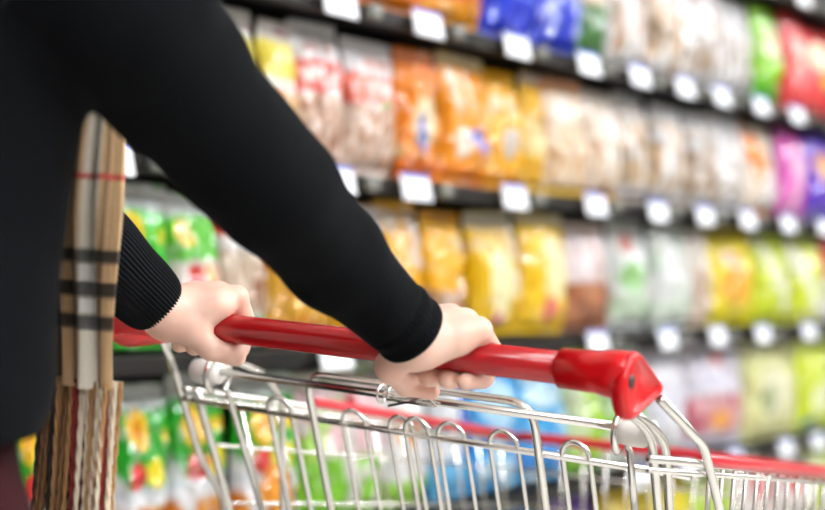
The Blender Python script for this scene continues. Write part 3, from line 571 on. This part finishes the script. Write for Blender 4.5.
HL = dict(xs=(-.200, -.221, -.241, -.259), mcp=[(-.202, .010, 1.029), (-.223, .010, 1.031), (-.244, .002, 1.029), (-.262, -.007, 1.023)], wrist=(-.244, -.036, 1.010), fore=(-.256, -.09, 1.045),
          thumb=[(-.240, -.034, 1.004), (-.222, -.027, .997), (-.2075, -.016, .981), (-.194, .006, .9735)], tr=[.016, .0135, .0108, .0085], web=(-.207, -.010, 1.020), obl=.004, lean=(0, 0, 2, 4))
VS, FS = [], []; nv = 0
for H in (HR, HL):
    c = np.array(H['wrist']); lo = np.array((min(H['xs'])-.04, -.10, .945)); hi = np.array((max(H['xs'])+.035, .045, 1.085))
    V, F = surface(lambda P: hand_fn(P, **H), lo, hi, .0014); V = relax(V, F, 2, .4); VS.append(V); FS.append(F+nv); nv += len(V)
SHR, ELR, WRR = (-.02, -.43, 1.298), (.007, -.213, 1.127), (.028, -.055, 1.02)
SHL, ELL, WRL = (-.365, -.41, 1.29), (-.272, -.21, 1.135), (-.2535, -.048, 1.022)
TC = np.array((-.185, -.425))
def torso(P, r, z0, z1, lo=0):
    q = P.copy(); yc = -.432+(P[..., 2]-.95)*.06; q[..., 1] = (P[..., 1]-yc)*1.42; q[..., 0] = P[..., 0]-TC[0]
    d = capsule(q, (0, 0, z0), (0, 0, (z0+z1)/2), r*1.0, r*.93); d = smin(d, capsule(q, (0, 0, (z0+z1)/2), (0, 0, z1-.06), r*.93, r*1.02), .04); return d
HEAD = np.array((-.19, -.335, 1.515))
def body_fn(P):
    d = torso(P, .13, .93, 1.25)
    d = smin(d, chain(P, [(-.31, -.42, 1.30), (-.07, -.42, 1.30)], [.05, .05]), .06)
    d = smin(d, capsule(P, (-.19, -.405, 1.30), (-.19, -.355, 1.44), .058, .05), .03)
    d = smin(d, ellip(P, HEAD+np.array((0, -.012, .03)), (.073, .09, .085)), .02)
    d = smin(d, ellip(P, HEAD+np.array((0, .022, -.045)), (.052, .062, .07)), .03)
    d = smin(d, capsule(P, HEAD+np.array((0, .088, .012)), HEAD+np.array((0, .100, -.022)), .008, .013), .012)
    for s in (-1, 1):
        d = smin(d, ellip(P, HEAD+np.array((s*.073, -.012, -.005)), (.010, .02, .032)), .008)
        d = np.maximum(d, -(np.linalg.norm(P-(HEAD+np.array((s*.03, .096, .008))), axis=-1)-.014))
    d = np.maximum(d, -capsule(P, HEAD+np.array((-.018, .096, -.062)), HEAD+np.array((.018, .096, -.062)), .003, .003))
    for sh, el, wr in ((SHR, ELR, WRR), (SHL, ELL, WRL)):
        d = smin(d, chain(P, [sh, el], [.042, .028]), .05); d = smin(d, chain(P, [el, wr], [.028, .019]), .01)
    for x in (-.265, -.115):
        kx = x*.98-.005
        d = smin(d, chain(P, [(x, -.445, .88), (kx, -.42, .48), (kx, -.46, .09)], [.082, .052, .034]), .05)
        d = smin(d, chain(P, [(kx, -.47, .05), (kx, -.33, .035)], [.035, .028]), .03)
    return d
V, F = surface(body_fn, (-.46, -.66, -.02), (.12, .02, 1.65), .008); V = relax(V, F, 2, .4); VS.append(V); FS.append(F+nv)
body = link('body', pydata('body', np.concatenate(VS), np.concatenate(FS).tolist()), MT['skin'], per)
for s in (-1, 1):
    bm = bmesh.new(); bmesh.ops.create_uvsphere(bm, u_segments=16, v_segments=10, radius=.012); bmesh.ops.translate(bm, vec=HEAD+np.array((s*.03, .086, .008)), verts=bm.verts)
    link('eye', bm_mesh('eye', bm), MT['eye'], per)
def hair_fn(P):
    d = ellip(P, HEAD+np.array((0, -.022, .04)), (.086, .098, .094)); d = smin(d, capsule(P, HEAD+np.array((0, -.07, .0)), HEAD+np.array((0, -.075, -.17)), .06, .045), .05)
    face = ellip(P, HEAD+np.array((0, .09, -.03)), (.064, .09, .1)); return np.maximum(d, -face)
V, F = surface(hair_fn, HEAD-.25, HEAD+.2, .008); link('hair', pydata('hair', relax(V, F, 2), F.tolist()), MT['hair'], per)

# sweater: trunk and sleeves; cuffs as its sub-parts
def cloth_noise(V, amp, sc, seed=0):
    return np.array([mnoise.noise(Vector((p[0]*sc+seed, p[1]*sc, p[2]*sc))) for p in V])*amp
def up3(a, b, t): return np.array(a)*(1-t)+np.array(b)*t
CUFR = np.array((.0325, -.0475, 1.0190)); CUFL = np.array((-.2525, -.045, 1.0195))
DR = CUFR-np.array((.0085, -.1296, 1.0777)); DR /= np.linalg.norm(DR)
DL = CUFL-np.array(ELL); DL /= np.linalg.norm(DL)
def sweater_fn(P):
    d = torso(P, .166, .99, 1.25)
    d = np.maximum(d, .952-P[..., 2]+.0*P[..., 0])
    d = smin(d, chain(P, [(-.33, -.43, 1.29), (-.05, -.43, 1.295)], [.062, .062]), .06)
    ar = chain(P, [SHR, (.0, -.37, 1.234), (.001, -.322, 1.199), ELR, (.008, -.13, 1.0785), tuple(CUFR)], [.068, .0575, .0530, .0470, .0400, .0288], None, .012)
    al = chain(P, [SHL, ELL, tuple(CUFL-DL*.05)], [.064, .047, .0325], None, .015)
    ar = np.maximum(ar, (P-(CUFR-DR*.012))@DR); al = np.maximum(al, (P-(CUFL-DL*.055))@DL)
    d = smin(d, ar, .012); d = smin(d, al, .012)
    return np.maximum(d, -capsule(P, (-.19, -.40, 1.33), (-.19, -.36, 1.46), .062, .08))
V, F = surface(sweater_fn, (-.47, -.66, .93), (.13, .02, 1.40), .0045); V = relax(V, F, 3, .5)
me = pydata('sweater', V, F.tolist())
N = np.zeros(len(V)*3); me.vertices.foreach_get('normal', N); N = N.reshape(-1, 3)
fold = cloth_noise(V, .0045, 9, 3)+cloth_noise(V*np.array((1, 1, 1.0)), .0022, 22, 9)
dist = np.linalg.norm(V-CUFR, axis=1); fold *= np.clip(dist/.05, 0, 1)
V = V+N*fold[:, None]; me.vertices.foreach_set('co', V.ravel()); me.update()
sw = link('sweater', me, MT['knit'], per)
def cuff(c0, c1, r0, r1, nrib, m, amp):
    c0, c1 = Vector(c0), Vector(c1); T = (c1-c0).normalized(); n = T.orthogonal().normalized(); b = T.cross(n)
    seg = nrib*6; vs, fs = [], []; rows = 22
    for j in range(rows):
        t = j/(rows-3) if j < rows-2 else 1
        p = c0+(c1-c0)*t; rr = r0+(r1-r0)*min(1, t)+.0016*math.sin(PI*t)+.001*math.sin(t*9)
        if t > .96: rr -= .0008
        if j == rows-2: rr -= .003
        if j == rows-1: rr -= .004; p = c0+(c1-c0)*.9
        for k in range(seg):
            a = 2*PI*k/seg; q = rr+amp*math.cos(a*nrib)*(1 if j < rows-2 else .2)
            vs.append(p+(n*math.cos(a)+b*math.sin(a))*q)
    for j in range(rows-1):
        for k in range(seg): fs.append((j*seg+k, j*seg+(k+1) % seg, (j+1)*seg+(k+1) % seg, (j+1)*seg+k))
    return link('cuff', pydata('cuff', vs, fs), m, sw)
cuff(CUFL-DL*.105, CUFL, .0375, .0295, 56, MT['rib'], .0007)
cuff(CUFR-DR*.03, CUFR, .0300, .0296, 44, MT['knit'], .0001)
def trouser_fn(P):
    d = torso(P, .142, .90, .95); d = np.maximum(d, P[..., 2]-.99)
    for x in (-.265, -.115):
        kx = x*.98-.005; d = smin(d, chain(P, [(x, -.445, .86), (kx, -.42, .48), (kx, -.46, .08)], [.095, .068, .055]), .03)
    return np.maximum(d, .075-P[..., 2])
V, F = surface(trouser_fn, (-.42, -.66, .05), (.04, -.25, 1.0), .008); V = relax(V, F, 2); link('trousers', pydata('trousers', V, F.tolist()), MT['trouser'], per)
for x in (-.265, -.115):
    kx = x*.98-.005
    def shoe_fn(P): return np.maximum(smin(chain(P, [(kx, -.475, .05), (kx, -.40, .05), (kx, -.31, .036)], [.042, .042, .036]), capsule(P, (kx, -.47, .05), (kx, -.465, .1), .043, .045), .02), .001-P[..., 2])
    V, F = surface(shoe_fn, (kx-.07, -.55, -.01), (kx+.07, -.24, .16), .005); link('shoe', pydata('shoe', relax(V, F, 2), F.tolist()), MT['shoe'], per)

# tartan scarf: wool end hanging in front of the chest, fringe at its tip, a turn about the neck
BANDS = ((1.061, 1.0735), (1.034, 1.0475), (1.0085, 1.0215))
def scarf_print(U, V):
    c = np.ones(U.shape+(3,))*np.array(lin('d0ab7e'))
    def lay(m, col, a=1.0):
        nonlocal c; m = np.clip(m, 0, 1)[..., None]*a; c = c*(1-m)+np.array(lin(col))*m
    bd = lambda x, a, b: np.clip((x-a)*90, 0, 1)*np.clip((b-x)*90, 0, 1)
    for a, b in ((.02, .12), (.2, .3)): lay(bd(U, a, b), '2a2320', .85)
    lay(bd(U, .56, .66), '7d6248', .7); lay(bd(U, .655, .675), '5a3a26', .8); lay(bd(U, .69, .87), 'fff4e2', 1); lay(bd(U, .90, .925), '4d3020', .9); lay(bd(U, .97, .98), '8d6844', .8); lay(bd(U, .93, .96), '8a6a48', .6); lay(bd(U, .12, .14), 'a8281e', .7)
    for z0, z1 in BANDS: lay(bd(V*8, z0*8, z1*8), '0a0a0b', .94); lay(bd(V*8, z0*8, z1*8)*bd(U, .69, .87), '6a6866', .8)
    for z0, z1 in ((BANDS[1][1], BANDS[0][0]), (BANDS[2][1], BANDS[1][0])): lay(bd(V*8, z0*8, z1*8)*bd(U, .66, .92), '1a1918', .5); lay(bd(V*8, z0*8, z1*8)*bd(U, .69, .87), 'fbf8f2', 1)
    lay(bd(V*8, 1.1265*8, 1.1325*8), 'c02a2a', .85)
    for z0, z1 in ((1.19, 1.20), (1.215, 1.225)): lay(bd(V*8, z0*8, z1*8), '1c1b1c', .85)
    return c
nu, nz = 72, 150
sx, sy = -.167, -.2455
ZT, ZL = 1.30, .962
vs, us, fs = [], [], []
for j in range(nz):
    z = ZT+(ZL-ZT)*j/(nz-1); tt = j/(nz-1)
    for i in range(nu):
        u = i/nu; a = 2*PI*u
        hw = .036*(1+.10*math.sin(z*18))+.004*tt; hd = .012+.003*math.sin(z*30)
        x = -hw*math.cos(a); y = hd*math.sin(a)*(1+.25*math.cos(a*3))+.0045*math.cos(x*330+z*5)*abs(math.sin(a))
        lean_ = -.075*max(0, (z-1.17)/.13)**1.5
        vs.append((sx+x+.007*math.sin(z*11)-.0*tt, sy+y-.012+.046*tt+lean_-.006*math.sin(z*9), z)); us.append((.5-.5*math.cos(a), z))
for j in range(nz-1):
    for i in range(nu): fs.append((j*nu+i, (j+1)*nu+i, (j+1)*nu+(i+1) % nu, j*nu+(i+1) % nu))
fs.append(tuple(range(nu))); fs.append(tuple((nz-1)*nu+i for i in range(nu))[::-1])
me = pydata('scarf', vs, fs); us = np.array(us); c = scarf_print(us[:, 0], us[:, 1])
at_ = me.color_attributes.new('print', 'FLOAT_COLOR', 'POINT'); at_.data.foreach_set('color', np.concatenate([c, np.ones((len(c), 1))], -1).ravel())
sc = link('scarf', me, MT['plaid'], per)
tube_pts = [(-.19+.085*math.cos(a), -.385+.075*math.sin(a), 1.365+.02*math.sin(a*2)) for a in np.linspace(0, 2*PI, 33)[:-1]]
bm = bmesh.new(); add_tube(bm, tube_pts, .03, 16, closed=True); ln = link('neck_wrap', bm_mesh('neck_wrap', bm), mat('tartan_wrap', 'cfae86', .9, bump=(300, .5), var=('6a5240', 25)), sc)
FCOL = [mat('fringe_dark', '2e2622', .9), mat('fringe_tan', 'b98d5c', .9), mat('fringe_cream', 'ead9c0', .9), mat('fringe_red', '97302c', .9), mat('fringe_brown', '7a5534', .9)]
FSEQ = [0, 4, 0, 1, 4, 1, 3, 2, 2, 1, 2, 1]
for i in range(60):
    lay_ = i//20; q = (i % 20)/19; x0 = sx-.042+.070*q; y0 = sy+.030+(-.006, .004, .011)[lay_]; L = .16+.02*random.random()
    for s in range(1):
        n = 26; bm = bmesh.new(); ph = random.random()*6; dx, dy = (random.random()-.5)*.012, (random.random()-.5)*.01
        for m_ in range(2):
            add_tube(bm, [(x0+dx*t+.0011*math.cos(ph+t*34+m_*PI), y0+dy*t+.0011*math.sin(ph+t*34+m_*PI), ZL+.006-L*t) for t in np.linspace(0, 1, n)], .0014, 6)
        link('tassel', bm_mesh('tassel', bm), FCOL[(FSEQ[int((i % 20)*.6)]+(lay_ == 1 and random.random() < .3)) % 5], sc)

# ------------------------------------------------------------------ light and exposure
w = bpy.data.worlds.new('store'); S.world = w; w.use_nodes = True
bg = w.node_tree.nodes['Background']; bg.inputs[0].default_value = (.97, .98, 1, 1); bg.inputs[1].default_value = .5
S.view_settings.view_transform = 'Standard'; S.view_settings.look = 'None'; S.view_settings.gamma = 1; S.view_settings.exposure = -.34
S.cycles.use_denoising = True; S.cycles.max_bounces = 8
